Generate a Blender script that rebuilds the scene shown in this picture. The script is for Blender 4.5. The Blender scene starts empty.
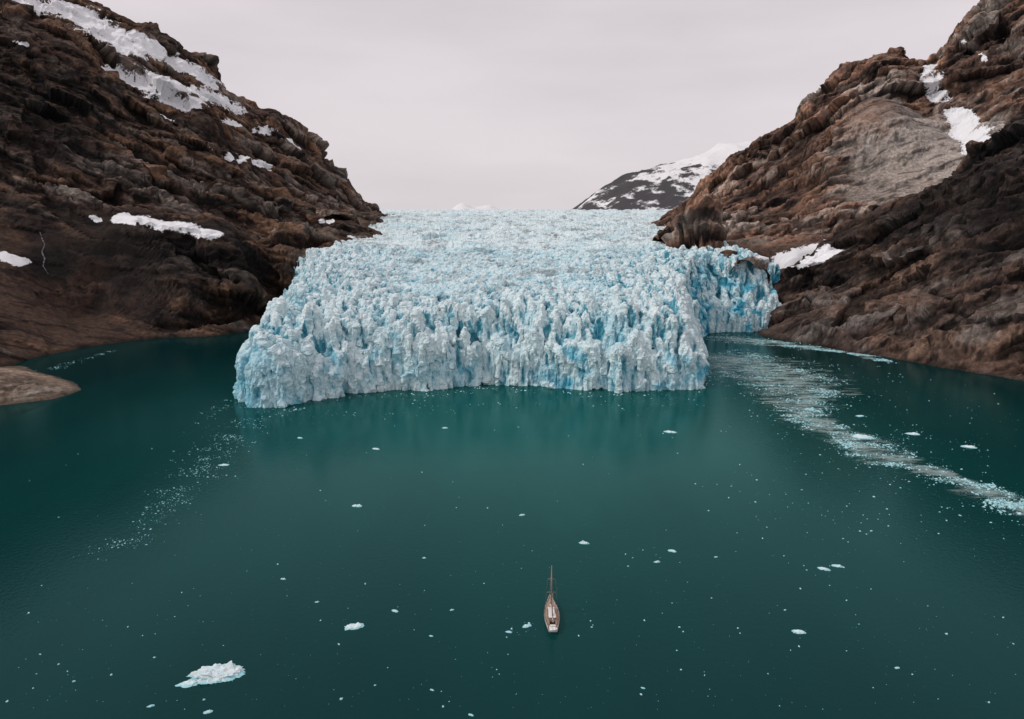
import bpy, bmesh, math, random, time
import numpy as np
from mathutils import Vector
from mathutils.bvhtree import BVHTree
T0=time.time()
rng=np.random.default_rng(7); random.seed(3)
scene=bpy.context.scene
scene.view_settings.view_transform='Standard'
scene.view_settings.look='None'; scene.view_settings.exposure=0

# ------------------------------------------------------------ survey helpers
H=120.0; FP=24/36*1024; TH=math.radians(11.14); CX,CY=512,359.5
cT,sT=math.cos(TH),math.sin(TH)
def ray(px,py):
    a=(px-CX)/FP; b=(CY-py)/FP
    return np.array([a, cT+b*sT, -sT+b*cT])
def W(px,py,Y):
    d=ray(px,py); p=d*(Y/d[1]); return (p[0],p[1],p[2]+H)
def S(px,py,z=0.0):
    d=ray(px,py); t=(z-H)/d[2]; return (d[0]*t,d[1]*t,z)

# ------------------------------------------------------------ noise
_g=rng.normal(size=(256,3)); _g/=np.linalg.norm(_g,axis=1)[:,None]
def _h(ix,iy,iz,seed):
    with np.errstate(over='ignore'):
        h=(ix.astype(np.uint32)*np.uint32(374761393)+iy.astype(np.uint32)*np.uint32(668265263)
           +iz.astype(np.uint32)*np.uint32(2246822519)+np.uint32((seed*3266489917)&0xffffffff))
        h=(h^(h>>np.uint32(13)))*np.uint32(1274126177)
        h=h^(h>>np.uint32(16))
    return h
def perlin(x,y,z,seed=0):
    x,y,z=np.broadcast_arrays(x,y,z)
    fx,fy,fz=np.floor(x),np.floor(y),np.floor(z)
    ix,iy,iz=fx.astype(np.int64),fy.astype(np.int64),fz.astype(np.int64)
    x=x-fx;y=y-fy;z=z-fz
    u=x*x*x*(x*(x*6-15)+10);v=y*y*y*(y*(y*6-15)+10);w=z*z*z*(z*(z*6-15)+10)
    r=0
    for dx in (0,1):
        for dy in (0,1):
            for dz in (0,1):
                g=_g[_h(ix+dx,iy+dy,iz+dz,seed)&np.uint32(255)]
                d=g[...,0]*(x-dx)+g[...,1]*(y-dy)+g[...,2]*(z-dz)
                r=r+d*(u if dx else 1-u)*(v if dy else 1-v)*(w if dz else 1-w)
    return r*1.5
def fbm(x,y,z,o=4,seed=0,ridged=False,gain=.5):
    r=0;a=1;s=0
    for i in range(o):
        n=perlin(x*2**i,y*2**i,z*2**i,seed+i*17)
        if ridged: n=1-2*np.abs(n)
        r=r+a*n;s+=a;a*=gain
    return r/s
def worley(x,y,seed=0,jit=.9):
    fx,fy=np.floor(x),np.floor(y)
    F1=np.full(x.shape,9.);F2=np.full(x.shape,9.);R=np.zeros(x.shape);R2=np.zeros(x.shape)
    cx=np.zeros(x.shape);cy=np.zeros(x.shape)
    for dx in (-1,0,1):
        for dy in (-1,0,1):
            ix=(fx+dx).astype(np.int64);iy=(fy+dy).astype(np.int64)
            h1=_h(ix,iy,ix*0,seed)/4294967296.;h2=_h(ix,iy,ix*0+1,seed)/4294967296.
            h3=_h(ix,iy,ix*0+2,seed)/4294967296.;h4=_h(ix,iy,ix*0+3,seed)/4294967296.
            px=fx+dx+.5+(h1-.5)*jit;py=fy+dy+.5+(h2-.5)*jit
            d=np.hypot(x-px,y-py)
            m=d<F1
            F2=np.where(m,F1,np.minimum(F2,d))
            R=np.where(m,h3,R);R2=np.where(m,h4,R2);cx=np.where(m,px,cx);cy=np.where(m,py,cy)
            F1=np.where(m,d,F1)
    return F1,F2,R,R2,cx,cy
def sst(a,b,x):
    t=np.clip((x-a)/(b-a),0,1); return t*t*(3-2*t)
def facet(a,b,seed,off=.8):
    F1,F2,r,r2,cx,cy=worley(a,b,seed,1.0)
    return ((a-cx)*(r-.5)*2.8+(b-cy)*(r2-.5)*2.8+((r*7.31)%1-.5)*off)*(.75+.25*sst(0,.08,F2-F1))
def boxblur(a,r):
    for ax in (0,1):
        p=np.pad(a,[(r+1,r) if i==ax else (0,0) for i in (0,1)],'edge').cumsum(ax)
        n=a.shape[ax]
        hi=np.take(p,range(2*r+1,2*r+1+n),ax);lo=np.take(p,range(0,n),ax)
        a=(hi-lo)/(2*r+1)
    return a

# ------------------------------------------------------------ mesh helpers
def grid_mesh(name,X,Y,Z,smooth=True):
    n,m=X.shape
    co=np.stack([X,Y,Z],-1).reshape(-1,3)
    i=np.arange(n*m).reshape(n,m)
    f=np.stack([i[:-1,:-1],i[:-1,1:],i[1:,1:],i[1:,:-1]],-1).reshape(-1,4)
    return np_mesh(name,co,f,smooth)
def np_mesh(name,co,f,smooth=True):
    me=bpy.data.meshes.new(name)
    k=f.shape[1]
    me.vertices.add(len(co));me.vertices.foreach_set('co',co.astype(np.float32).ravel())
    me.loops.add(f.size);me.loops.foreach_set('vertex_index',f.astype(np.int32).ravel())
    me.polygons.add(len(f));me.polygons.foreach_set('loop_start',np.arange(0,f.size,k,dtype=np.int32))
    me.polygons.foreach_set('loop_total',np.full(len(f),k,dtype=np.int32))
    me.update(calc_edges=True)
    me.polygons.foreach_set('use_smooth',np.full(len(me.polygons),smooth))
    o=bpy.data.objects.new(name,me);scene.collection.objects.link(o)
    return o
def get_co(me):
    a=np.empty(len(me.vertices)*3,np.float32);me.vertices.foreach_get('co',a);return a.reshape(-1,3).astype(float)
def get_no(me):
    a=np.empty(len(me.vertices)*3,np.float32);me.vertices.foreach_get('normal',a);return a.reshape(-1,3).astype(float)
def set_co(me,c):
    me.vertices.foreach_set('co',c.astype(np.float32).ravel());me.update()
def fattr(me,name,v):
    a=me.attributes.new(name,'FLOAT','POINT');a.data.foreach_set('value',v.astype(np.float32))
def cattr(me,name,v):
    a=me.attributes.new(name,'FLOAT_COLOR','POINT')
    a.data.foreach_set('color',np.concatenate([v,np.ones((len(v),1))],1).astype(np.float32).ravel())

# ------------------------------------------------------------ materials
class N:
    def __init__(s,name):
        s.m=bpy.data.materials.new(name);s.m.use_nodes=True;s.t=s.m.node_tree
        s.b=s.t.nodes['Principled BSDF'];s.x=0
    def n(s,typ,**k):
        nd=s.t.nodes.new(typ)
        for a,v in k.items(): setattr(nd,a,v)
        return nd
    def l(s,a,b): s.t.links.new(a,b)
    def pos(s,scale=(1,1,1),rot=(0,0,0)):
        g=s.n('ShaderNodeNewGeometry');mp=s.n('ShaderNodeMapping')
        mp.inputs['Scale'].default_value=scale;mp.inputs['Rotation'].default_value=rot
        s.l(g.outputs['Position'],mp.inputs['Vector']);return mp.outputs[0]
    def noise(s,vec,sc,det=6,rough=.6,typ='FBM'):
        nd=s.n('ShaderNodeTexNoise');nd.noise_type=typ
        nd.inputs['Scale'].default_value=sc;nd.inputs['Detail'].default_value=det;nd.inputs['Roughness'].default_value=rough
        s.l(vec,nd.inputs['Vector']);return nd.outputs[0]
    def ramp(s,f,stops,interp='LINEAR'):
        r=s.n('ShaderNodeValToRGB');e=r.color_ramp;e.interpolation=interp
        while len(e.elements)<len(stops): e.elements.new(.5)
        for el,(p,c) in zip(e.elements,stops):
            el.position=p;el.color=(*c,1) if len(c)==3 else c
        s.l(f,r.inputs[0]);return r.outputs[0]
    def mix(s,f,a,b,mode='MIX'):
        m=s.n('ShaderNodeMix');m.data_type='RGBA';m.blend_type=mode
        for sock,v in ((m.inputs[0],f),(m.inputs[6],a),(m.inputs[7],b)):
            if isinstance(v,(int,float)): sock.default_value=v
            elif isinstance(v,tuple): sock.default_value=(*v,1)
            else: s.l(v,sock)
        return m.outputs[2]
    def math(s,op,a,b=0,c=None,clamp=False):
        m=s.n('ShaderNodeMath');m.operation=op;m.use_clamp=clamp
        for i,v in enumerate((a,b)if c is None else (a,b,c)):
            if isinstance(v,(int,float)): m.inputs[i].default_value=v
            else: s.l(v,m.inputs[i])
        return m.outputs[0]
    def attr(s,name,out='Fac'):
        a=s.n('ShaderNodeAttribute');a.attribute_name=name;return a.outputs[out]
    def bump(s,h,st,dist,prev=None):
        b=s.n('ShaderNodeBump');b.inputs['Strength'].default_value=st;b.inputs['Distance'].default_value=dist
        s.l(h,b.inputs['Height'])
        if prev is not None: s.l(prev,b.inputs['Normal'])
        return b.outputs[0]
    def set(s,**k):
        for a,v in k.items():
            i=s.b.inputs[a.replace('_',' ')]
            if isinstance(v,(int,float)): i.default_value=v
            elif isinstance(v,tuple): i.default_value=(*v,1)
            else: s.l(v,i)
def simple(name,col,rough=.6,metal=0,var=.25,sc=3):
    k=N(name);f=k.noise(k.pos(),sc,2)
    c=k.mix(f,tuple(x*(1-var) for x in col),tuple(min(1,x*(1+var)) for x in col))
    k.set(Base_Color=c,Roughness=rough,Metallic=metal);return k.m

def rock_material(name):
    k=N(name);p=k.pos()
    n=k.noise(p,.2,6,.75)
    c=k.mix(.8,k.attr('Col','Color'),k.ramp(n,[(.33,(.36,.35,.35)),(.5,(.92,.92,.92)),(.68,(1.75,1.7,1.65))]),'MULTIPLY')
    sn=k.math('ADD',k.attr('snow'),k.math('MULTIPLY',k.math('SUBTRACT',n,.5),1.2))
    sf=k.ramp(sn,[(.48,(0,0,0)),(.55,(1,1,1))])
    c=k.mix(sf,c,(.80,.80,.82))
    inv=k.math('SUBTRACT',1,k.math('MULTIPLY',sf,.85))
    bp=k.n('ShaderNodeBump');bp.inputs['Distance'].default_value=1.5
    k.l(n,bp.inputs['Height']);k.l(inv,bp.inputs['Strength'])
    k.set(Base_Color=c,Roughness=.9,Specular_IOR_Level=.15,Normal=bp.outputs[0])
    return k.m
mat_rock=rock_material('weathered_rock')
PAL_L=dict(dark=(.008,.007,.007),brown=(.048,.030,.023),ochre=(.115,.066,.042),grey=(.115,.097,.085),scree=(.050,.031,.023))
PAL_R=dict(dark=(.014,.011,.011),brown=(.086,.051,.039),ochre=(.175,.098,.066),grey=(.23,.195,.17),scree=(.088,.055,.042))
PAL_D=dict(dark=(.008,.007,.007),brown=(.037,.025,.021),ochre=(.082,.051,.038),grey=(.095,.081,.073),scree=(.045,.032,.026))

def ice_material():
    k=N('glacier_ice')
    p=k.pos();c=k.attr('Col','Color')
    n1=k.noise(p,.45,5,.75)
    c=k.mix(.65,c,k.ramp(n1,[(.32,(.46,.63,.70)),(.6,(1.12,1.12,1.10))]),'MULTIPLY')
    nb=k.bump(n1,.9,1.2)
    k.set(Base_Color=c,Roughness=.55,Specular_IOR_Level=.3,Normal=nb)
    return k.m
mat_ice=ice_material()

# ------------------------------------------------------------ glacier
GP=np.array([(300,34),(440,37),(500,44),(560,53),(620,61),(760,74.5),(900,87),(1150,101),(1500,117),(2000,137),(2600,158),(3100,174),(3500,182),(3900,150),(4500,40)],float)
_ys=np.linspace(300,4500,2000);_zs=np.interp(_ys,GP[:,0],GP[:,1])
_k=np.ones(41)/41;_zs=np.convolve(np.pad(_zs,20,'edge'),_k,'valid')
def zg(Y): return np.interp(Y,_ys,_zs)
def G(px,py):
    for Y in np.arange(450,3400,5.):
        p=W(px,py,Y)
        if p[2]<=zg(Y): return p
    return W(px,py,3000)
front=[(237,399),(255,407),(272,411),(300,403),(335,396),(380,391),(430,391),(455,387),(500,384),(540,386),(580,390),(640,391),(685,390),(704,386)]
poly=[(-262,1100),(-262,1000),(-268,880),(-278,830),(-245,720),(-212,610),(-200,530)]+[S(a,b)[:2] for a,b in front]+[(165,590),(188,690),(213,758),(240,775),(285,772),(312,788),(326,830),(314,880),(285,925),(262,985),(264,1100)]
poly=np.array(poly)
def sdist(x,y):
    d=np.full(x.shape,1e9);ins=np.zeros(x.shape,bool);n=len(poly)
    for i in range(n):
        a=poly[i];b=poly[(i+1)%n];e=b-a
        wx,wy=x-a[0],y-a[1];t=np.clip((wx*e[0]+wy*e[1])/(e@e),0,1)
        if i<n-1: d=np.minimum(d,np.hypot(wx-t*e[0],wy-t*e[1]))
        c=((a[1]>y)!=(b[1]>y))&(x<(b[0]-a[0])*(y-a[1])/(b[1]-a[1]+1e-9)+a[0])
        ins^=c
    return np.where(ins,d,-d)
def seracs(x,y,sx,sy,seed,wrp=4):
    wx=x+wrp*fbm(x/18,y/18,0*x,3,seed+5);wy=y+wrp*fbm(x/18,y/18,0*x+7,3,seed+9)
    F1,F2,r,r2,cx,cy=worley(wx/sx,wy/sy,seed)
    crack=sst(0.0,.16,F2-F1)
    til=(wx/sx-cx)*(r2-.5)*2.8+(wy/sy-cy)*(r-.5)*2.8
    return crack*(.5+.7*r+til)-.1, cx*sx,cy*sy
st=1.15
xs=np.arange(-300,350,st);ys=np.arange(428,905,st)
X,Y=np.meshgrid(xs,ys)
s1,cx,cy=seracs(X,Y,8.5,13,1,5)
s0,cx0,cy0=seracs(X,Y,24,20,7,9)
s2,_,_=seracs(X,Y,4.4,6,2)
rd=fbm(X/13,Y/20,0*X,4,15,True,.6)
d0=sdist(X,Y);dc=sdist(cx,cy);dc0=sdist(cx0,cy0)
d=.38*d0+.44*dc+.18*dc0+6*fbm(X/30,Y/30,0*X,3,3)-1.5
nearw=sst(150,10,d0)
base=zg(Y)
und=7*fbm(X/70,Y/45,0*X,3,11)
cu0=X/230.
tr=fbm(X/60,(Y-40*cu0**2)/9,0*X,5,21,True,.6)
ht=base+und+(2.2+6.4*nearw)*(s1-.4)+(1.3+2.0*nearw)*(s2-.4)+4.0*nearw*(s0-.4)+(1-nearw)*6.0*(tr-.35)+(2.0+5.5*nearw)*(rd-.35)
lim=19+10*fbm(X/45,Y/45,0*X,3,31)+d*1.9+8*(s1-.4)+6*(s0-.4)+6*(rd-.3)
ht=np.minimum(ht,np.maximum(lim,5))
skirt=(((X<0)&(Y>862))|((X>0)&(Y>838)&(X>240)))&(d0>-12)
ht=np.where(d>0,ht,np.where(skirt,base-8-70*sst(0,12,-d0),-9))
n,m=X.shape
top=np.stack([X,Y,ht],-1).reshape(-1,3)
bot=np.stack([X,Y,0*X-14],-1).reshape(-1,3)
i=np.arange(n*m).reshape(n,m)
ft=np.stack([i[:-1,:-1],i[:-1,1:],i[1:,1:],i[1:,:-1]],-1).reshape(-1,4)
fb=ft[:,::-1]+n*m
def side(e): 
    a=e[:-1];b=e[1:];return np.stack([b,a,a+n*m,b+n*m],-1)
F_=[ft,fb,side(i[0]),side(i[-1][::-1]),side(i[::-1,0]),side(i[:,-1])]
tmp=np_mesh('tmp_glacier',np.concatenate([top,bot]),np.concatenate(F_))
md=tmp.modifiers.new('r','REMESH');md.mode='VOXEL';md.voxel_size=1.0;md.use_smooth_shade=False
dg=bpy.context.evaluated_depsgraph_get()
me=bpy.data.meshes.new_from_object(tmp.evaluated_get(dg))
bpy.data.objects.remove(tmp)
bm=bmesh.new();bm.from_mesh(me)
bmesh.ops.delete(bm,geom=[v for v in bm.verts if v.co.z<-3 or v.co.y>902],context='VERTS')
bm.to_mesh(me);bm.free()
near_ice=bpy.data.objects.new('terminus_ice',me);scene.collection.objects.link(near_ice)
c=get_co(me);nn=get_no(me)
wall=1-np.clip(nn[:,2],0,1)
fin=fbm(c[:,0]/7.2,c[:,1]/7.2,c[:,2]/28+.03*c[:,0],4,41,True,.6)
ui=c[:,0]+.4*c[:,1]
blk=facet(ui/8+.3*c[:,2]/13,c[:,2]/16,43)
ii=np.clip(((c[:,0]-xs[0])/st).astype(int),0,m-1);jj=np.clip(((c[:,1]-ys[0])/st).astype(int),0,n-1)
d0v=d0[jj,ii]
plat=sst(60,140,d0v)
dd=5.0*(fin-.35)*(.25+.85*wall)*(1-.4*plat)+2.1*blk*wall*(1-.5*plat)+1.0*fbm(c[:,0]/2.6,c[:,1]/2.6,c[:,2]/3,2,45)
c=c+nn*dd[:,None];set_co(me,c)
print('near ice verts',len(c),time.time()-T0)
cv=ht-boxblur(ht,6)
def ice_colour(P,cvv,blue,dirt):
    white=np.array([.80,.885,.90]);pale=np.array([.42,.70,.79]);cy=np.array([.09,.50,.66]);deep=np.array([.015,.21,.36])
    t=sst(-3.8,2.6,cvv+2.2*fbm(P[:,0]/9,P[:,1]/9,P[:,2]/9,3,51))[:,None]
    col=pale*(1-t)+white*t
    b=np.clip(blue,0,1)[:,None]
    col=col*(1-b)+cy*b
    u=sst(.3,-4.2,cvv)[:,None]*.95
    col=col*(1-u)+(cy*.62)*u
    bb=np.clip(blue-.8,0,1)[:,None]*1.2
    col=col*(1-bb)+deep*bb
    dn=fbm(P[:,0]/50,P[:,1]/18,P[:,2]/30,5,55,False,.7)+.35*fbm(P[:,0]/16,P[:,1]/260,0*P[:,2],3,56)
    dm=(sst(-.05,.4,dn)*dirt)[:,None]
    g=(fbm(P[:,0]/5,P[:,1]/4,P[:,2]/5,3,57)*.5+.5)[:,None]
    col=col*(1-dm)+np.array([.20,.23,.24])*(.5+1.0*g)*dm
    return np.clip(col,0,1)
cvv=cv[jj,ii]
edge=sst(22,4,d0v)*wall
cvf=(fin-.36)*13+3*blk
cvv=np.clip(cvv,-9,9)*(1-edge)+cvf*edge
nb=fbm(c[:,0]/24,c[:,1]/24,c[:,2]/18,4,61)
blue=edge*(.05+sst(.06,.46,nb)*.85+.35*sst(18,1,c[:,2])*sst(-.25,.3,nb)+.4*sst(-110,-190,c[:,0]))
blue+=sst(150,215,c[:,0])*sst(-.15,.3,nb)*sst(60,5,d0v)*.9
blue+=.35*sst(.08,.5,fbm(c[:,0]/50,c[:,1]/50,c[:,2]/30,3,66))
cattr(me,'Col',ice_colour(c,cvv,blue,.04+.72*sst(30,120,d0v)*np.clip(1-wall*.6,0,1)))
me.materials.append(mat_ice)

yy=[865.]
while yy[-1]<4300: yy.append(yy[-1]*1.0026)
yy=np.array(yy);uu=np.linspace(0,1,440)
XL=np.interp(yy,[860,1000,1150,1500,2000,3000,4300],[-272,-262,-268,-350,-400,-620,-900])
XR=np.interp(yy,[860,900,925,985,1150,1400,2000,3000,4300],[314,300,284,262,285,340,500,800,1200])
pad=14
Y2=np.repeat(yy[:,None],len(uu),1);X2=(XL-pad)[:,None]+(XR-XL+2*pad)[:,None]*uu[None]
edg=np.minimum(X2-XL[:,None],XR[:,None]-X2)
sA,_,_=seracs(X2,Y2,10,9,71)
sB,_,_=seracs(X2,Y2,30,22,72)
cu=(X2/ (Y2*.3))
trf=fbm(X2/130,(Y2-70*cu**2)/20,0*X2,5,73,True,.6)
trg=fbm(X2/260,(Y2-120*cu**2)/95,0*X2,3,77,True,.5)
sc=np.clip(Y2/1200,.8,2.2)
sm=1-.35*sst(1200,2400,Y2)
h2=(2.3*(sA-.4)+2.0*sc*(sB-.4)+7*sc*(trf-.35))*sm+11*sc*(trg-.45)
h2*=sst(3400,2900,Y2)*.7+.3
Z2=zg(Y2)+h2*(.4+.6*sst(865,940,Y2))-8*(1-sst(0,20,Y2-868))-70*sst(1,-pad,edg)
up=grid_mesh('upper_ice',X2,Y2,Z2,False)
P2=np.stack([X2,Y2,Z2],-1).reshape(-1,3)
hl=(h2-boxblur(h2,8)).ravel()
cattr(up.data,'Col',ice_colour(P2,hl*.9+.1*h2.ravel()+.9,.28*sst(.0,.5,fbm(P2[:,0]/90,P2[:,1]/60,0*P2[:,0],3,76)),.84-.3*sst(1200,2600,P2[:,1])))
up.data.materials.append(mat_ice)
gl=bpy.data.objects.new('glacier',None);scene.collection.objects.link(gl)
near_ice.parent=gl;up.parent=gl
print('glacier done',time.time()-T0)

# ------------------------------------------------------------ mountains
def rbf(C,x,y,eps):
    C=np.array(C,float);n=len(C)
    s=500.
    P=C[:,:2]/s
    r=np.sqrt(((P[:,None]-P[None])**2).sum(-1)+(eps/s)**2)
    A=np.zeros((n+3,n+3));A[:n,:n]=r+np.eye(n)*1e-4;A[:n,n]=1;A[:n,n+1:]=P;A[n,:n]=1;A[n+1:,:n]=P.T
    w=np.linalg.solve(A,np.concatenate([C[:,2],[0,0,0]]))
    out=np.zeros(x.shape);xx=x/s;yy=y/s
    for i in range(n): out+=w[i]*np.sqrt((xx-P[i,0])**2+(yy-P[i,1])**2+(eps/s)**2)
    return out+w[n]+w[n+1]*xx+w[n+2]*yy
def mountain(name,C,ext,step,pal,seed,k=1.0,down=(.75,-.65),phi=-.6,eps=12,a1=20,light=0,patches=(),amp=1.0,hz=None):
    x=np.arange(ext[0],ext[1],step);y=np.arange(ext[2],ext[3],step)
    X,Y=np.meshgrid(x,y)
    l1=130*k
    wxx=X+.2*l1*fbm(X/l1,Y/l1,0*X,4,seed+1);wyy=Y+.2*l1*fbm(X/l1,Y/l1,0*X+3,4,seed+2)
    Z=rbf(C,wxx,wyy,eps)
    f=sst(-2,40,Z)
    dx,dy=down
    calm=np.ones(X.shape)
    for (p,r,col,cm,ca) in patches:
        calm*=1-ca*sst(1.25,.6,np.sqrt((X-p[0])**2+(Y-p[1])**2)/r)
    Z=Z+f*a1*k*(fbm(X/l1,Y/l1,Z/l1,4,seed,True,.45)-.3)*calm
    u=(X*-dy+Y*dx);v=(X*dx+Y*dy)
    uw=u+45*k*fbm(X/(120*k),Y/(120*k),0*X,3,seed+4)
    gul=fbm(uw/(80*k),v/(260*k),0*X,4,seed+6,True,.5)
    Z=Z+f*20*k*(gul-.35)*calm
    Z=np.maximum(Z,-14)
    o=grid_mesh(name,X,Y,Z,True)
    me=o.data;c=get_co(me);nn=get_no(me)
    cx_,cy_,cz_=c.T
    q1=fbm(cx_/(70*k),cy_/(70*k),cz_/(70*k),4,seed+20,False,.45);q2=fbm(cx_/(70*k)+9,cy_/(70*k),cz_/(70*k),4,seed+21,False,.45)
    u=cx_*-dy+cy_*dx;v=cx_*dx+cy_*dy
    uu_=u+15*k*q1;w=cz_-.25*v+13*k*q2
    ca_,sa_=math.cos(phi),math.sin(phi)
    al=uu_*ca_+w*sa_;ac=-uu_*sa_+w*ca_
    f1=facet(al/(150*k),ac/(60*k),seed+22,.25);f2=facet(al/(75*k),ac/(26*k),seed+23,.3);f3=facet(al/(34*k),ac/(9*k),seed+24,.45)
    f4=facet(uu_/(18*k),w/(40*k),seed+25,.35)
    cr_=fbm(al/(75*k),ac/(10*k),v/(50*k),5,seed+40,True,.6)
    ck_=fbm(uu_/(13*k),v/(30*k),cz_/(45*k),3,seed+41,True,.55)
    ff=sst(-3,14,cz_)*calm.ravel()*amp*(.3+.7*sst(.95,.65,nn[:,2]))
    D=(16*f1+10*f2+3*f3+2.4*f4+4.6*(cr_-.3)+1.8*(ck_-.3))*k*ff
    c=c+nn*D[:,None]
    set_co(me,c);n2=get_no(me)
    me.polygons.foreach_set('use_smooth',np.zeros(len(me.polygons),bool))
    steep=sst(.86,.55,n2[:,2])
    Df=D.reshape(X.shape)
    cav_shade=(Df-boxblur(Df,max(2,int(12*k/step)))).ravel()/k
    A={q:np.array(vv) for q,vv in pal.items()}
    b1=sst(-.15,.25,fbm(cx_/(95*k),cy_/(95*k),cz_/(60*k),5,seed+61)+.3*f2)[:,None]
    col=A['brown']*(1-b1)+A['ochre']*b1
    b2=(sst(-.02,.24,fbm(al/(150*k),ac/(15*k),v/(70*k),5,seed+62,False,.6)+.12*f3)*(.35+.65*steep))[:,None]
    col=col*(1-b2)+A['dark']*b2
    b4=sst(.03,.32,fbm(al/(100*k),ac/(18*k),cz_/(50*k),5,seed+64,False,.65)+.35*f1)[:,None]*.8
    col=col*(1-b4)+A['grey']*b4
    b5=((1-steep)*sst(-.2,.2,fbm(cx_/(70*k),cy_/(70*k),cz_/(70*k),4,seed+65))*.7)[:,None]
    col=col*(1-b5)+A['scree']*b5
    tone=np.exp(1.3*fbm(cx_/(170*k),cy_/(170*k),cz_/(100*k),4,seed+66)+light)*np.exp(np.clip(cav_shade/3.2,-1.7,.7))  # hollows darkened, bumps lightened: shading baked into the rock colour for contrast
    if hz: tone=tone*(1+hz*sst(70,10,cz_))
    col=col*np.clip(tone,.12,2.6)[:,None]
    nz_=fbm(cx_/(40*k),cy_/(40*k),cz_/(40*k),4,seed+70)
    for (p,r,pc,cm,ca) in patches:
        dd_=np.linalg.norm(c-np.array(p),axis=1)/r+.7*nz_
        q=(sst(1.15,.7,dd_)*cm)[:,None]
        col=col*(1-q)+(np.array(pc)*(np.clip(tone,.45,1.5)[:,None]))*q
    jn=fbm(al/(90*k),ac/(14*k),v/(80*k),4,seed+80,True,.6)
    j=(sst(.62,.85,jn)*.75)[:,None];col=col*(1-j)+A['dark']*j
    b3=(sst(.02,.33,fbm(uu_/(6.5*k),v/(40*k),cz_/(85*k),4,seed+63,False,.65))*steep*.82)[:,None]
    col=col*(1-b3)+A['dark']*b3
    wet=sst(3.5,.5,c[:,2])[:,None];col=col*(1-.55*wet)
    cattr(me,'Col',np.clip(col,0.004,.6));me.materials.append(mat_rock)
    return o
def shore(pts,drop=-28,back=45):
    o=[]
    for p in pts:
        q=S(*p);o.append(q);l=math.hypot(q[0],q[1]);o.append((q[0]*(1-back/l),q[1]*(1-back/l),drop))
    return o
def behind(L,dy,dz): return [(p[0]*(1+dy/p[1]),p[1]+dy,p[2]+dz) for p in L]
DK=(.012,.010,.010)
ridge=[W(*p) for p in [(-300,-120,980),(-100,-40,1030),(0,12,1050),(30,38,1045),(60,50,1050),(95,72,1050),(130,92,1060),(165,128,1065),(200,150,1080),(230,172,1085),(260,190,1090),(300,212,1100),(335,232,1130)]]
C=shore([(-420,420),(-250,405),(-120,385),(5,368),(60,353),(110,343),(170,337),(240,332)])
C+=[W(*p) for p in [(-350,200,700),(-150,240,720),(0,265,735),(60,285,765),(110,305,775),(180,300,768),(240,298,800),
  (120,236,810),(180,236,822),(240,252,840),(272,283,868),(40,195,860),(120,215,885),(165,226,895),(215,236,910),(285,252,940),(318,256,1000),
  (60,130,930),(0,110,910),(-150,80,900),(130,165,960),(210,200,990)]]
C+=ridge+behind(ridge,130,-70)+behind(ridge,300,-160)
C+=[(-292,835,0),(-283,890,92),(-268,960,102),(-268,1060,108),(-275,1130,110),(-228,850,-30),(-235,900,55),(-225,990,70),(-215,1080,85),(-215,1150,85)]
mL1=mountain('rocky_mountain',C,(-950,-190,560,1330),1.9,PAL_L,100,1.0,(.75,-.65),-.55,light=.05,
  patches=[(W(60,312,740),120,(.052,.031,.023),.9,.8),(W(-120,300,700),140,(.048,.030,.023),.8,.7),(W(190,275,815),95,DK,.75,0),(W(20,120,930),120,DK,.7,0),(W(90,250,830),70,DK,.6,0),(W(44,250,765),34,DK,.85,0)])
sil=[W(*p) for p in [(-150,-60,1500),(20,-15,1550),(75,6,1600),(100,10,1600),(120,24,1610),(140,28,1650),(170,50,1680),(205,66,1700),(215,86,1700),(240,93,1750),(270,118,1780),(295,122,1800),(320,158,1850),(350,186,1900),(378,209,1950)]]
C=sil+behind(sil,250,-120)+[W(*p) for p in [(-150,40,1350),(0,45,1330),(80,60,1340),(130,88,1350),(200,130,1400),(260,170,1450),(300,200,1500),(335,222,1560),(360,215,1800)]]
C+=[(-800,1180,200),(-600,1180,150),(-400,1180,90),(-300,1180,116),(-350,1480,130),(-395,1900,145),(-250,1200,90),(-290,1500,100),(-300,1700,100),(-330,2000,110),(-300,2200,100)]
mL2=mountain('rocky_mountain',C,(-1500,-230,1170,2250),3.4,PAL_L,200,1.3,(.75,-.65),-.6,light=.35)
sil=[W(*p) for p in [(676,236,1300),(682,213,1380),(700,193,1420),(720,178,1430),(748,162,1440),(775,145,1440),(800,122,1430),(820,100,1400),(850,70,1380),(880,56,1350),(905,58,1350),(920,72,1350),(928,78,1360),(940,56,1390),(985,15,1420),(1003,2,1430),(1060,-40,1430),(1200,-120,1430),(1400,-200,1430)]]
C=sil+behind(sil,220,-120)+[W(*p) for p in [(760,205,1200),(720,225,1150),(800,180,1180),(850,135,1180),(900,105,1180),(930,165,1080),(880,200,1030),(830,240,980),(785,255,960),(1000,110,1130),(968,140,1150),(945,110,1240),(1100,80,1130),(1250,20,1130)]]
C+=[(p[0]+6,p[1],p[2]+5) for p in (G(682,246),G(694,255),G(722,259))]
C+=[(235,1250,85),(235,1100,80),(250,985,74),(280,925,80),(326,902,88),(345,880,76),(400,890,80),(500,900,78),
    (230,850,15),(280,845,15),(318,842,0),(345,836,-12),(380,836,-12),(450,836,-5),(600,845,20),(800,845,60),(330,800,-25),(450,800,-25),
    (700,900,110),(260,1500,90),(330,1700,90),(350,1450,128)]
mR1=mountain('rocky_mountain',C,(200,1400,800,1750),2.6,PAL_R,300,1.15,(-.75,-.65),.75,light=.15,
  patches=[(W(925,145,1120),130,(.29,.255,.23),.92,.75),(W(885,175,1060),75,(.24,.205,.18),.8,.55),(W(860,120,1200),70,(.16,.085,.055),.5,0),(W(985,60,1300),90,(.03,.024,.022),.5,0),((345,880,80),70,(.10,.075,.06),.3,.9)])
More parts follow.
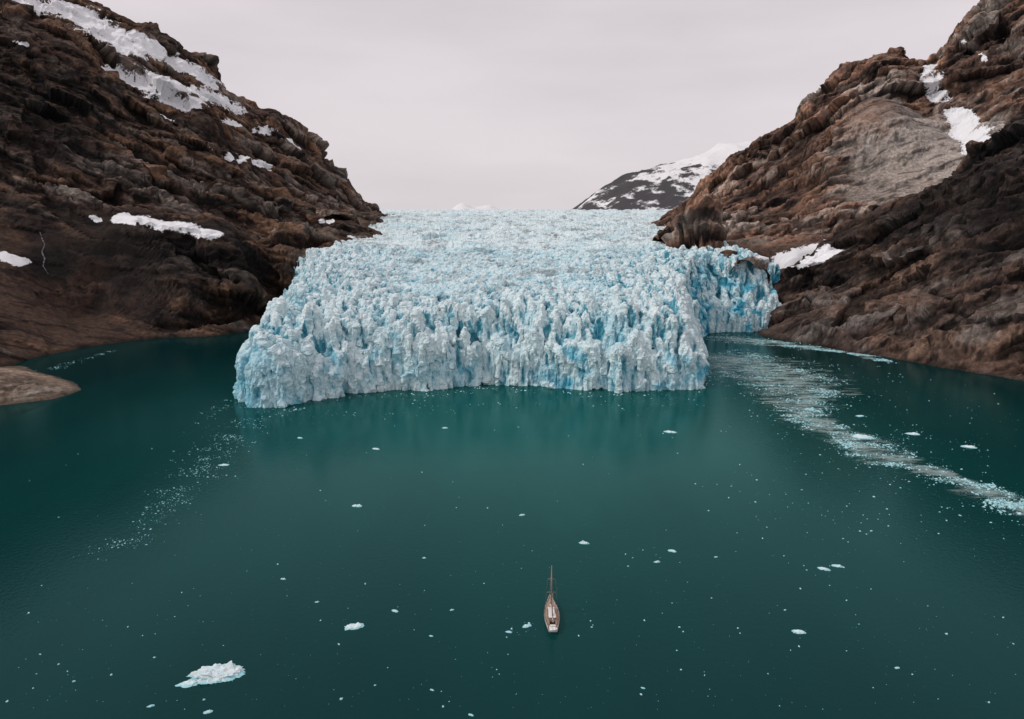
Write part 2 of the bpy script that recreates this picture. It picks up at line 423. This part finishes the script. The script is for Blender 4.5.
ridge=[W(*p) for p in [(768,298,820),(790,276,845),(835,250,855),(852,236,855),(900,205,845),(970,160,825),(1024,125,805),(1100,80,790),(1300,-20,770)]]
C=shore([(764,335),(800,342),(850,352),(920,364),(1024,382),(1150,400),(1350,430)])+ridge+behind(ridge,90,-45)+behind(ridge,220,-110)
C+=[W(*p) for p in [(1024,250,650),(900,290,705),(850,300,745),(950,240,720),(800,310,785),(1150,230,640),(1300,200,620)]]
C+=[(255,830,-20),(250,780,-25),(280,900,-10)]
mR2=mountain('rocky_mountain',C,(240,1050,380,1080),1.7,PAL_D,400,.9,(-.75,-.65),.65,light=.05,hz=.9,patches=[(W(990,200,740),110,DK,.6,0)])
print('mountains',time.time()-T0)

C=[S(a,b) for a,b in [(-60,412),(0,405),(50,399),(76,391),(62,378),(20,366),(-60,372)]]
cen=[S(5,385,11),S(-60,385,16),S(45,385,6)]
C=C+cen+[(p[0]*.94,p[1]*.9,-22) for p in C[:4]]+[S(110,385,-14),S(75,362,-12),S(20,352,-8),(-560,470,14),(-560,560,4)]
PAL_O=dict(dark=(.08,.062,.05),brown=(.20,.145,.11),ochre=(.26,.19,.14),grey=(.30,.26,.22),scree=(.22,.165,.125))
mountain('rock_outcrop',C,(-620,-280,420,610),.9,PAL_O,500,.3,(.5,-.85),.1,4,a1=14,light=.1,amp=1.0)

def snowmat():
    k=N('distant_snow_rock');p=k.pos()
    g=k.n('ShaderNodeNewGeometry');sx=k.n('ShaderNodeSeparateXYZ');k.l(g.outputs['Normal'],sx.inputs[0])
    n=k.noise(p,.006,8,.7)
    f=k.math('ADD',k.math('MULTIPLY',sx.outputs[2],.5),n)
    f=k.math('SUBTRACT',f,k.attr('rock'))
    m=k.ramp(f,[(.68,(0,0,0)),(.73,(1,1,1))])
    c=k.mix(m,k.mix(n,(.045,.045,.05),(.10,.095,.10)),(.78,.775,.79))
    k.set(Base_Color=c,Roughness=.9,Specular_IOR_Level=.1,Normal=k.bump(n,.8,20));return k.m
mat_snow=snowmat()
def far_mtn(sil,ext,step,seed,rock,amp=45):
    C=sil+behind(sil,900,-350)+[(p[0]-60,p[1]-700,p[2]*.35-20) for p in sil]
    x=np.arange(ext[0],ext[1],step);y=np.arange(ext[2],ext[3],step);X,Y=np.meshgrid(x,y)
    Z=rbf(C,X,Y,40)+amp*(fbm(X/420,Y/420,0*X,6,seed,True,.55)-.35)
    Z=np.maximum(Z,-20)
    o=grid_mesh('snowy_mountain',X,Y,Z)
    fattr(o.data,'rock',rock(X.ravel(),Y.ravel(),Z.ravel()))
    o.data.materials.append(mat_snow)
sil=[W(*p) for p in [(560,222,3900),(580,208,3950),(600,191,4000),(620,180,4000),(650,171,4050),(690,158,4100),(720,147,4100),(765,141,4150),(830,150,4200),(950,170,4200)]]
far_mtn(sil,(150,2600,3000,5200),13,600,lambda x,y,z:.26*sst(1250,700,x)+.04)
sil=[W(*p) for p in [(430,226,6500),(448,212,6500),(462,203,6500),(475,209,6500),(490,205,6600),(505,214,6500),(530,230,6500)]]
far_mtn(sil,(-1300,500,5600,7500),20,610,lambda x,y,z:0*z+.1,15)

bpy.context.view_layer.update()
dg=bpy.context.evaluated_depsgraph_get()
def surf(bv,pts):
    hp=[]
    for a,b in pts:
        d=Vector(ray(a,b)).normalized();h=bv.ray_cast(Vector((0,0,H)),d)
        if h[0] is not None: hp.append(np.array(h[0]))
    return hp
def add_snow(o,lines):
    me=o.data;c=get_co(me);nn=get_no(me)
    sn=np.zeros(len(c))
    if lines: bv=BVHTree.FromObject(o,dg)
    for pts,r in lines:
        hp=surf(bv,pts)
        if not hp: print('miss',pts);continue
        if len(hp)==1: hp=hp*2
        for a,b in zip(hp[:-1],hp[1:]):
            e=b-a;w=c-a
            t=np.clip((w@e)/(e@e+1e-6),0,1);dd=np.linalg.norm((w-t[:,None]*e)*np.array([1,.45,1.25]),axis=1)
            sn=np.maximum(sn,np.clip(1.25-dd/r*.7,0,1.0))
    sn=sn+.5*fbm(c[:,0]/26,c[:,1]/26,c[:,2]/14,4,900)-.3*sst(.6,.3,nn[:,2])
    fattr(me,'snow',np.clip(sn,-1,1.2)*(sn>.05))
add_snow(mL1,[([(118,217),(150,221),(180,228),(212,235)],9),([(318,268),(322,272)],7),([(330,222),(322,221)],6),([(2,255),(20,262)],6),([(92,218),(98,220)],4),([(10,40),(26,44)],5)])
add_snow(mL2,[([(80,14),(110,35),(140,50),(170,62),(205,80)],30),([(122,76),(160,85),(195,92),(228,103)],29),([(165,98),(190,102)],22),([(155,112),(160,116)],13),
  ([(232,122),(268,130)],14),([(218,160),(245,157),(266,165)],15),([(120,32),(150,44),(180,66)],18),([(70,10),(45,5),(20,0)],26),([(290,140),(300,148)],6)])
add_snow(mR1,[([(960,114),(970,135),(980,152)],18),([(925,66),(930,80),(938,97)],16),([(768,260),(790,260),(815,255),(833,250)],15),([(962,40),(985,60)],5)])
add_snow(mR2,[([(778,268),(800,264),(830,252)],10)])
k=N('falling_water');k.set(Base_Color=k.mix(k.noise(k.pos((1,1,.3)),1.0,3),(.02,.022,.022),(.10,.105,.11)),Roughness=.4);mat_ww=k.m
bv=BVHTree.FromObject(mL1,dg)
hp=surf(bv,[(40,232),(42,238),(45,245),(42,252),(45,259),(43,266),(48,274)])
if len(hp)>1:
    hp=np.array(hp);L_=np.r_[0,np.cumsum(np.linalg.norm(np.diff(hp,axis=0),axis=1))];t=np.linspace(0,L_[-1],40)
    q=np.stack([np.interp(t,L_,hp[:,i]) for i in range(3)],1);ps=[]
    for a in q:
        h=bv.find_nearest(Vector(a));ps.append(np.array(h[0])+np.array(h[1])*.4 if h[0] is not None else a)
    ps=np.array(ps);wd_=.65*(.2+1.1*rng.uniform(0,1,40))
    s_=np.array([.75,.65,0])
    X_=np.stack([ps+s_*wd_[:,None],ps+np.array([0,-.4,.2]),ps-s_*wd_[:,None]],1)
    o=grid_mesh('waterfall',X_[...,0],X_[...,1],X_[...,2]);o.data.materials.append(mat_ww)
print('snow',time.time()-T0)

# ------------------------------------------------------------ water
k=N('fjord_water');p=k.pos()
n2=k.noise(k.pos((.012,.004,1),(0,0,.5)),1,4,.6)
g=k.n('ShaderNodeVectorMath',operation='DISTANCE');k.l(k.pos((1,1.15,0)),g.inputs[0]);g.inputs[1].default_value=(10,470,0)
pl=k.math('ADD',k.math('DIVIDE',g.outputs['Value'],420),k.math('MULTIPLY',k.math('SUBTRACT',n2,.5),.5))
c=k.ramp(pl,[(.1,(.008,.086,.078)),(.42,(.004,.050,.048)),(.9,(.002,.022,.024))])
h=k.noise(p,.5,4,.65);nb=k.bump(h,.25,.3)
df=k.n('ShaderNodeBsdfDiffuse');k.l(c,df.inputs[0])
gs=k.n('ShaderNodeBsdfGlossy');gs.inputs[0].default_value=(.42,.74,.74,1);gs.inputs['Roughness'].default_value=.10;k.l(nb,gs.inputs['Normal'])
fr=k.n('ShaderNodeFresnel');fr.inputs['IOR'].default_value=1.25;k.l(nb,fr.inputs['Normal'])
ms=k.n('ShaderNodeMixShader');k.l(fr.outputs[0],ms.inputs[0]);k.l(df.outputs[0],ms.inputs[1]);k.l(gs.outputs[0],ms.inputs[2])
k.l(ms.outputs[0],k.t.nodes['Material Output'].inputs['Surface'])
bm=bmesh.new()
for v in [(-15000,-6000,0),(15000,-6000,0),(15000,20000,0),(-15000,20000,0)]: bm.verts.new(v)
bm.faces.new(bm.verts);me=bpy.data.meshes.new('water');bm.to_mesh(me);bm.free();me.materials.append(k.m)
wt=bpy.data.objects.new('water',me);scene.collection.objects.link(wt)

# ------------------------------------------------------------ brash ice
k=N('floating_ice');p=k.pos()
g=k.n('ShaderNodeNewGeometry');sx=k.n('ShaderNodeSeparateXYZ');k.l(g.outputs['Position'],sx.inputs[0])
c=k.mix(k.ramp(sx.outputs[2],[(.0,(0,0,0)),(.4,(1,1,1))]),(.18,.56,.61),(.74,.80,.81))
c=k.mix(k.math('MULTIPLY',k.ramp(k.noise(p,.6,4),[(.4,(0,0,0)),(.7,(1,1,1))]),.55),c,(.28,.62,.70))
k.set(Base_Color=c,Roughness=.6);mat_float=k.m
def chips(name,pts,mat):
    pts=np.array(pts);n=len(pts);K=6
    ang=(np.arange(K)/K*2*np.pi)[None]+rng.uniform(0,6,(n,1))
    rr=pts[:,2:3]*rng.uniform(.55,1.25,(n,K));asp=rng.uniform(.45,1,(n,1))
    ro=rng.uniform(0,np.pi,(n,1));ex=rr*np.cos(ang);ey=rr*np.sin(ang)*asp
    x=pts[:,0:1]+ex*np.cos(ro)-ey*np.sin(ro);y=pts[:,1:2]+ex*np.sin(ro)+ey*np.cos(ro)
    base=np.stack([x,y,np.full_like(x,-.1)],-1)
    hh=pts[:,3:4]*rng.uniform(.5,1.1,(n,K))
    f=rng.uniform(.55,.85,(n,K))
    topv=np.stack([pts[:,0:1]+(x-pts[:,0:1])*f,pts[:,1:2]+(y-pts[:,1:2])*f,hh],-1)
    cen=np.stack([pts[:,0]+pts[:,2]*.2,pts[:,1],pts[:,3]*1.25],-1)[:,None]
    co=np.concatenate([base,topv,cen],1)
    o=np.arange(n)[:,None,None]*(2*K+1)
    a=np.arange(K);b=(a+1)%K
    tri=np.concatenate([np.stack([a,b,b+K],-1),np.stack([a,b+K,a+K],-1),np.stack([a+K,b+K,np.full(K,2*K)],-1)])
    f=(tri[None]+o).reshape(-1,3)
    ob=np_mesh(name,co.reshape(-1,3),f,False);ob.data.materials.append(mat);return ob
P=[]
def along(path,widths,n,r0,r1,edge=False,patch=.0,wob=1.0):
    q=np.array([S(a,b)[:2] for a,b in path]);w=np.array(widths,float)
    L=np.r_[0,np.cumsum(np.linalg.norm(np.diff(q,axis=0),axis=1))]
    t=rng.uniform(0,L[-1],n)
    cx=np.interp(t,L,q[:,0]);cy=np.interp(t,L,q[:,1]);ww=np.interp(t,L,w)
    ti=np.clip(np.searchsorted(L,t)-1,0,len(q)-2);dv=q[ti+1]-q[ti];dv/=np.linalg.norm(dv,axis=1)[:,None]
    of=rng.normal(0,.5,n) if not edge else rng.normal(.75,.2,n)*rng.choice([-1,1],n)
    x=cx-dv[:,1]*of*ww;y=cy+dv[:,0]*of*ww
    x+=16*wob*fbm(x/40,y/40,0*x,3,720);y+=18*wob*fbm(x/40,y/40,0*x+5,3,721)
    dens=1.9*fbm(x/24,y/12,0*x,4,700)+.5*fbm(x/5,y/5,0*x,2,702)
    keep=dens>rng.uniform(-.3,.35,n)+patch
    r=r0+(r1-r0)*rng.uniform(0,1,n)**5
    for a,b,cc in zip(x[keep],y[keep],r[keep]): P.append((a,b,cc,cc*.35))
main=[(710,352),(740,362),(772,374),(798,386),(806,398),(800,410),(822,426),(862,446),(905,462),(940,474),(978,490),(1040,520),(1120,560)]
wid=[30,46,46,34,24,17,14,13,12,11,10,10,10]
along(main,wid,20000,.15,.85,patch=.05)
along(main,wid,8000,.18,.95,edge=True,patch=.05)
along(main,[w*2.4 for w in wid],4500,.12,.85)
along([(712,336),(760,342),(810,347),(860,354),(892,364)],[26,22,14,9,5],7000,.25,.95,patch=.03)
along([(250,420),(215,455),(190,482),(160,508),(130,535),(100,562)],[14,15,13,11,9,7],3200,.12,.55,wob=.6)
along([(225,400),(215,430),(205,460)],[14,14,12],450,.15,.7)
along([(40,372),(75,362),(120,350)],[8,8,8],300,.3,.9)
along([(238,404),(272,415),(335,400),(430,394),(500,388),(580,394),(700,391)],[10]*7,1100,.2,1.1)
along([(238,420),(335,412),(430,405),(560,404),(700,402)],[22]*5,650,.15,.75)
for _ in range(800):
    a=rng.uniform(20,1020);b=400+310*rng.uniform(0,1)**.9
    q=S(a,b);r=.09+.45*rng.uniform()**6;P.append((q[0],q[1],r,r*.5))
for _ in range(420):
    a=rng.uniform(720,1020);b=rng.uniform(385,540)
    q=S(a,b);r=.1+.55*rng.uniform()**5;P.append((q[0],q[1],r,r*.5))
for a,b,sg,n in [(860,440,12,50),(912,436,14,40),(968,447,10,30),(672,433,5,10),(200,470,18,50),(20,690,40,30),(520,630,14,12),(660,556,12,12),(830,567,10,10)]:
    for _ in range(n):
        q=S(a+rng.normal()*sg,b+rng.normal()*sg*.45);r=.12+.45*rng.uniform()**3;P.append((q[0],q[1],r,r*.5))
brash=chips('brash_ice',P,mat_float)
k=N('slush_film');p=k.pos()
n=k.noise(k.pos((.05,.14,1),(0,0,.35)),1,8,.8)
a=k.math('ADD',k.math('MULTIPLY',k.attr('dens'),.8),k.math('MULTIPLY',k.math('SUBTRACT',n,.5),4.2))
al=k.math('MULTIPLY',k.ramp(a,[(.35,(0,0,0)),(1,(1,1,1))]),.6)
k.set(Base_Color=(.36,.49,.48),Roughness=.5,Alpha=al);mat_slush=k.m
def ribbon(path,widths,z):
    q=np.array([S(a_,b_)[:2] for a_,b_ in path]);w=np.array(widths,float)*1.5
    L=np.r_[0,np.cumsum(np.linalg.norm(np.diff(q,axis=0),axis=1))]
    t=np.arange(0,L[-1],3.);cx=np.interp(t,L,q[:,0]);cy=np.interp(t,L,q[:,1])
    for _ in range(6):
        cx[1:-1]=(cx[:-2]+cx[1:-1]*2+cx[2:])/4;cy[1:-1]=(cy[:-2]+cy[1:-1]*2+cy[2:])/4
    tx=np.gradient(cx);ty=np.gradient(cy);l=np.hypot(tx,ty);tx/=l;ty/=l
    ww=np.interp(t,L,w);v=np.linspace(-1,1,25)
    X=cx[:,None]-ty[:,None]*v*ww[:,None];Y=cy[:,None]+tx[:,None]*v*ww[:,None]
    X=X+16*fbm(X/40,Y/40,0*X,3,720);Y=Y+18*fbm(X/40,Y/40,0*X+5,3,721)
    o=grid_mesh('slush',X,Y,0*X+z,True)
    dn=(1-np.abs(v)**1.5)[None]*np.minimum(1,np.minimum(t,t[-1]-t)/25)[:,None]
    fattr(o.data,'dens',dn.ravel());o.data.materials.append(mat_slush);o.parent=brash
ribbon([p_ for i_,p_ in enumerate(main) if i_ not in (4,)],[w_ for i_,w_ in enumerate(wid) if i_ not in (4,)],.02)
ribbon([(712,336),(760,342),(810,347),(860,354),(892,364)],[22,18,12,9,5],.03)

def berg(a,b,wpx,hpx=None,seed=0):
    q=S(a,b);dist=math.hypot(q[1],H);r=wpx/2/FP*dist
    bm=bmesh.new();bmesh.ops.create_icosphere(bm,subdivisions=5 if wpx>25 else 3,radius=1)
    c=np.array([v.co for v in bm.verts]);s=seed*3.7
    n=fbm(c[:,0]*1.7+s,c[:,1]*1.7,c[:,2]*1.7,5,800+seed,True,.6)
    n2=fbm(c[:,0]*1.3+s,c[:,1]*1.3,0*c[:,0]+s,3,801)
    for v,cc,k1,k2 in zip(bm.verts,c,n,n2):
        f=.62+.5*k1
        z=cc[2]*f*(.22+.9*max(0,k2))
        if z<.03: z*=.5; f*=1.12
        v.co=(cc[0]*f*r,cc[1]*f*r*.55,z*r*(1.25 if hpx is None else hpx))
    me=bpy.data.meshes.new('iceberg');bm.to_mesh(me);bm.free();me.materials.append(mat_float)
    o=bpy.data.objects.new('iceberg',me);o.location=(q[0],q[1],.02);o.rotation_euler=(0,0,rng.uniform(-.5,.5));scene.collection.objects.link(o)
B=[(216,674,46,1.0),(188,684,18,.8),(354,627,18,.8),(357,506,10,.9),(584,543,10,.9),(672,551,8,1),(657,562,6,1),(799,632,12,.9),(824,569,11,.9),(837,566,10,.9),
(862,437,20,.6),(913,434,13,.6),(969,447,14,.6),(670,432,12,.7),(376,449,8,.8),(522,515,6,.8),(395,611,7,.9),(527,626,9,.7),(509,632,6,.8),(283,579,5,1),(208,712,8,.9),(151,706,6,.9),(471,715,5,.8),
(445,428,6,.8),(424,558,4,1),(452,610,4,1),(431,636,4,1),(317,602,4,1),(716,557,4,1),(897,668,5,1),(785,610,3,1),(224,465,10,.7),(300,438,6,.8),(860,416,9,.6),(432,690,4,1),(643,688,4,1)]
for i_,b_ in enumerate(B): berg(b_[0],b_[1],b_[2],b_[3],i_)

# ------------------------------------------------------------ sailing boat
boat=bpy.data.objects.new('sailing_boat',None);scene.collection.objects.link(boat)
q0=S(553,632);q1=S(553,600,1.0);L=q1[1]-q0[1]
boat.location=(q0[0],q0[1],0)
m_hull=simple('hull_paint',(.55,.52,.49),.4,0,.1);m_deck=simple('teak_deck',(.36,.25,.19),.7);m_wht=simple('white_paint',(.78,.77,.75),.4,0,.05)
m_mast=simple('varnished_spar',(.30,.21,.15),.4);m_sail=simple('furled_canvas',(.5,.42,.36),.8);m_dark=simple('dark_glass',(.02,.02,.025),.2);m_wire=simple('rigging_wire',(.12,.12,.12),.4)
def add(name,bm,mat,smooth=False):
    me=bpy.data.meshes.new(name);bm.to_mesh(me);bm.free();me.materials.append(mat)
    for p_ in me.polygons:p_.use_smooth=smooth
    o=bpy.data.objects.new(name,me);scene.collection.objects.link(o);o.parent=boat;return o
BE=2.35
def hb(t): return BE*(.62+.38*math.sin(min(1,t/.42)*math.pi/2)) if t<.42 else BE*max(.02,1-((t-.42)/.58)**2.1)
def sh(t): return 1.15+.9*max(0,t-.35)**2*2+.25*max(0,.2-t)
ns=26;bm=bmesh.new();rows=[]
for i in range(ns+1):
    t=i/ns;y=t*L;b=hb(t);z=sh(t)
    prof=[(0,-1.2),(b*.55,-.8),(b*.86,-.1),(b*.97,z*.55),(b,z),(b,z+.32),(b-.09,z+.32),(b-.09,z+.02)]
    if b<.3: prof=[(min(x,b),zz) for x,zz in prof]
    rk=lambda zz:(zz-.5)*.9*sst(.75,1,np.array(t))
    rows.append(([bm.verts.new((-x,y+rk(zz),zz)) for x,zz in prof],[bm.verts.new((x,y+rk(zz),zz)) for x,zz in prof]))
for r0,r1 in zip(rows[:-1],rows[1:]):
    for s_ in (0,1):
        for j in range(7):
            f=[r0[s_][j],r0[s_][j+1],r1[s_][j+1],r1[s_][j]]
            bm.faces.new(f if s_ else f[::-1])
bm.faces.new(rows[0][0][:5]+rows[0][1][:5][::-1])
bmesh.ops.remove_doubles(bm,verts=bm.verts,dist=.004);add('hull',bm,m_hull)
bm=bmesh.new();pr=None
for i in range(ns+1):
    t=i/ns;b=max(.02,hb(t)-.1);z=sh(t)+.06;a=(bm.verts.new((-b,t*L,z)),bm.verts.new((0,t*L,z+.08)),bm.verts.new((b,t*L,z)))
    if pr:
        bm.faces.new((pr[0],pr[1],a[1],a[0]));bm.faces.new((pr[1],pr[2],a[2],a[1]))
    pr=a
add('deck',bm,m_deck)
bm=bmesh.new();pr=None
for i in range(ns+1):
    t=i/ns;b=hb(t)+.03;z=sh(t);a=[bm.verts.new((s_*b,t*L+.3*sst(.75,1,np.array(t)),z+dz)) for s_ in(-1,1) for dz in(.16,.36)]
    if pr: bm.faces.new((pr[0],pr[1],a[1],a[0]));bm.faces.new((pr[2],pr[3],a[3],a[2]))
    pr=a
add('rub_rail',bm,m_wht)
def box(name,x,y,z,sx,sy,sz,mat,taper=.85,bev=.08):
    bm=bmesh.new();bmesh.ops.create_cube(bm,size=1)
    for v in bm.verts:
        k_=taper if v.co.z>0 else 1
        v.co=(x+v.co.x*sx*k_,y+v.co.y*sy*(1-(1-k_)*.5),z+(v.co.z+.5)*sz)
    bmesh.ops.bevel(bm,geom=list(bm.edges),offset=bev,segments=2,affect='EDGES');return add(name,bm,mat)
def rod(name,a,b,r0,r1,mat,seg=8):
    a=Vector(a);b=Vector(b);bm=bmesh.new();d=b-a
    bmesh.ops.create_cone(bm,cap_ends=True,segments=seg,radius1=r0,radius2=r1,depth=d.length)
    M=d.to_track_quat('Z','Y').to_matrix()
    for v in bm.verts: v.co=M@v.co+(a+b)/2
    return add(name,bm,mat,True)
box('coach_roof',0,L*.53,1.25,2.3,4.6,.62,m_wht);box('cabin_windows',0,L*.53,1.42,2.34,3.6,.24,m_dark,.97,.02)
box('deck_house',0,L*.30,1.25,2.2,2.2,1.15,m_deck);box('deck_house_roof',0,L*.30,2.42,2.2,2.3,.1,m_wht,.95,.03)
box('deck_house_windows',0,L*.30,1.85,2.22,1.7,.32,m_dark,.93,.02)
box('fore_hatch',0,L*.76,1.4,.9,.9,.25,m_wht);box('cockpit_well',0,L*.16,1.26,1.7,1.9,.06,m_dark,1,.02)
box('cockpit_bench_port',-1.1,L*.16,1.25,.4,2.1,.45,m_deck,1);box('cockpit_bench_starboard',1.1,L*.16,1.25,.4,2.1,.45,m_deck,1)
box('stern_locker',0,L*.05,1.25,2.0,.8,.55,m_wht)
bm=bmesh.new()
pts=[(-.62,-.3),(-.62,.9),(-.4,1.6),(0,1.95),(.4,1.6),(.62,.9),(.62,-.3)]
for a,b in zip(pts[:-1],pts[1:]):
    A=Vector((a[0]*1.0,a[1],0));Bv=Vector((b[0],b[1],0));d_=Bv-A;mm=d_.to_track_quat('Z','Y').to_matrix()
    r_=bmesh.ops.create_cone(bm,cap_ends=True,segments=10,radius1=.24,radius2=.24,depth=d_.length+.1)
    for v in r_['verts']: v.co=mm@v.co+(A+Bv)/2
vs=[bm.verts.new((x,y,-.05)) for x,y in pts];bm.faces.new(vs)
for v in bm.verts: v.co=Vector((v.co.y-.8,-.75+v.co.x,v.co.z+1.55))
add('tender',bm,m_wht,True)
for s_ in(-.7,.7): rod('davit',(s_,0,1.5),(s_,-1.1,2.3),.05,.05,m_mast)
MY=L*.60;ZY=L*.18
rod('main_mast',(0,MY,1.2),(0,MY,16.5),.19,.11,m_mast,10);rod('mizzen_mast',(0,ZY,1.2),(0,ZY,11),.15,.09,m_mast,10)
for z,w in((7.5,1.5),(12,1.2)): rod('spreader',(-w,MY,z),(w,MY,z),.07,.07,m_mast)
rod('mizzen_spreader',(-1,ZY,6.8),(1,ZY,6.8),.05,.05,m_mast)
rod('main_boom',(0,MY-.2,2.9),(0,MY-5.6,2.8),.11,.09,m_mast);rod('furled_mainsail',(0,MY-.3,3.2),(0,MY-5.3,3.05),.27,.17,m_sail)
rod('mizzen_boom',(0,ZY-.1,3.1),(0,ZY-3.0,3.1),.08,.07,m_mast);rod('furled_mizzen',(0,ZY-.2,3.3),(0,ZY-2.8,3.25),.2,.13,m_sail)
rod('bowsprit',(0,L-.6,2.0),(0,L+1.6,2.35),.12,.08,m_mast)
rod('furled_jib',(0,L+1.3,2.4),(0,MY+.2,15.5),.10,.05,m_sail)
R=.03
rod('backstay',(0,0,1.5),(0,ZY,11),R,R,m_wire,4);rod('triatic_stay',(0,ZY,10.8),(0,MY,16),R,R,m_wire,4)
for s_ in(-1,1):
    for (yy_,zz,yo,w,sz) in((MY,16,0,1.2,12),(MY,12,-.8,1.5,7.5),(MY,12,.8,1.5,7.5)):
        rod('shroud',(s_*2.15,yy_+yo,1.5),(s_*w,yy_,sz),R,R,m_wire,4);rod('shroud',(s_*w,yy_,sz),(0,yy_,zz),R,R,m_wire,4)
    rod('mizzen_shroud',(s_*1.8,ZY,1.5),(s_*1.0,ZY,6.8),R,R,m_wire,4);rod('mizzen_shroud',(s_*1,ZY,6.8),(0,ZY,10.7),R,R,m_wire,4)
    pv=None
    for i in range(0,ns,2):
        t=i/ns;p_=(s_*(hb(t)-.05),t*L,sh(t)+.3);rod('stanchion',p_,(p_[0],p_[1],p_[2]+.65),.025,.025,m_wire,4)
        if pv: rod('guard_rail',(pv[0],pv[1],pv[2]+.65),(p_[0],p_[1],p_[2]+.65),.02,.02,m_wire,4)
        pv=p_

# ------------------------------------------------------------ light, sky
SE,SR=math.radians(42),math.radians(-105)
wd=bpy.data.worlds.new('World');scene.world=wd;wd.use_nodes=True;nt=wd.node_tree
bg=nt.nodes['Background'];sky=nt.nodes.new('ShaderNodeTexSky');sky.sky_type='NISHITA';sky.sun_disc=False
sky.sun_elevation=SE;sky.sun_rotation=SR
tc=nt.nodes.new('ShaderNodeTexCoord');mp=nt.nodes.new('ShaderNodeMapping');mp.inputs['Scale'].default_value=(1,1,4.5)
nz=nt.nodes.new('ShaderNodeTexNoise');nz.inputs['Scale'].default_value=1.6;nz.inputs['Detail'].default_value=5;nz.inputs['Roughness'].default_value=.5
cr=nt.nodes.new('ShaderNodeValToRGB');cr.color_ramp.elements[0].position=.3;cr.color_ramp.elements[1].position=.7
cr.color_ramp.elements[0].color=(.79,.74,.785,1);cr.color_ramp.elements[1].color=(1,.915,.945,1)
sc_=nt.nodes.new('ShaderNodeVectorMath');sc_.operation='SCALE';sc_.inputs['Scale'].default_value=7.8
mx=nt.nodes.new('ShaderNodeMix');mx.data_type='RGBA';mx.inputs[0].default_value=.95
lk=nt.links.new
lk(tc.outputs['Generated'],mp.inputs[0]);lk(mp.outputs[0],nz.inputs[0]);lk(nz.outputs[0],cr.inputs[0]);lk(cr.outputs[0],sc_.inputs[0])
lk(sky.outputs[0],mx.inputs[6]);lk(sc_.outputs[0],mx.inputs[7]);lk(mx.outputs[2],bg.inputs[0]);bg.inputs[1].default_value=.1
sd=bpy.data.lights.new('sun','SUN');sd.energy=1.5;sd.angle=math.radians(10);sd.color=(1,.96,.9)
so=bpy.data.objects.new('sun',sd);scene.collection.objects.link(so)
dv=Vector((math.sin(SR)*math.cos(SE),math.cos(SR)*math.cos(SE),math.sin(SE)))
so.rotation_euler=dv.to_track_quat('Z','Y').to_euler()

cam=bpy.data.cameras.new('camera');cam.lens=24;cam.sensor_width=36;cam.clip_end=40000;cam.clip_start=.5
co=bpy.data.objects.new('camera',cam);co.location=(0,0,H);co.rotation_euler=(math.radians(90)-TH,0,0)
scene.collection.objects.link(co);scene.camera=co
print('total',time.time()-T0)
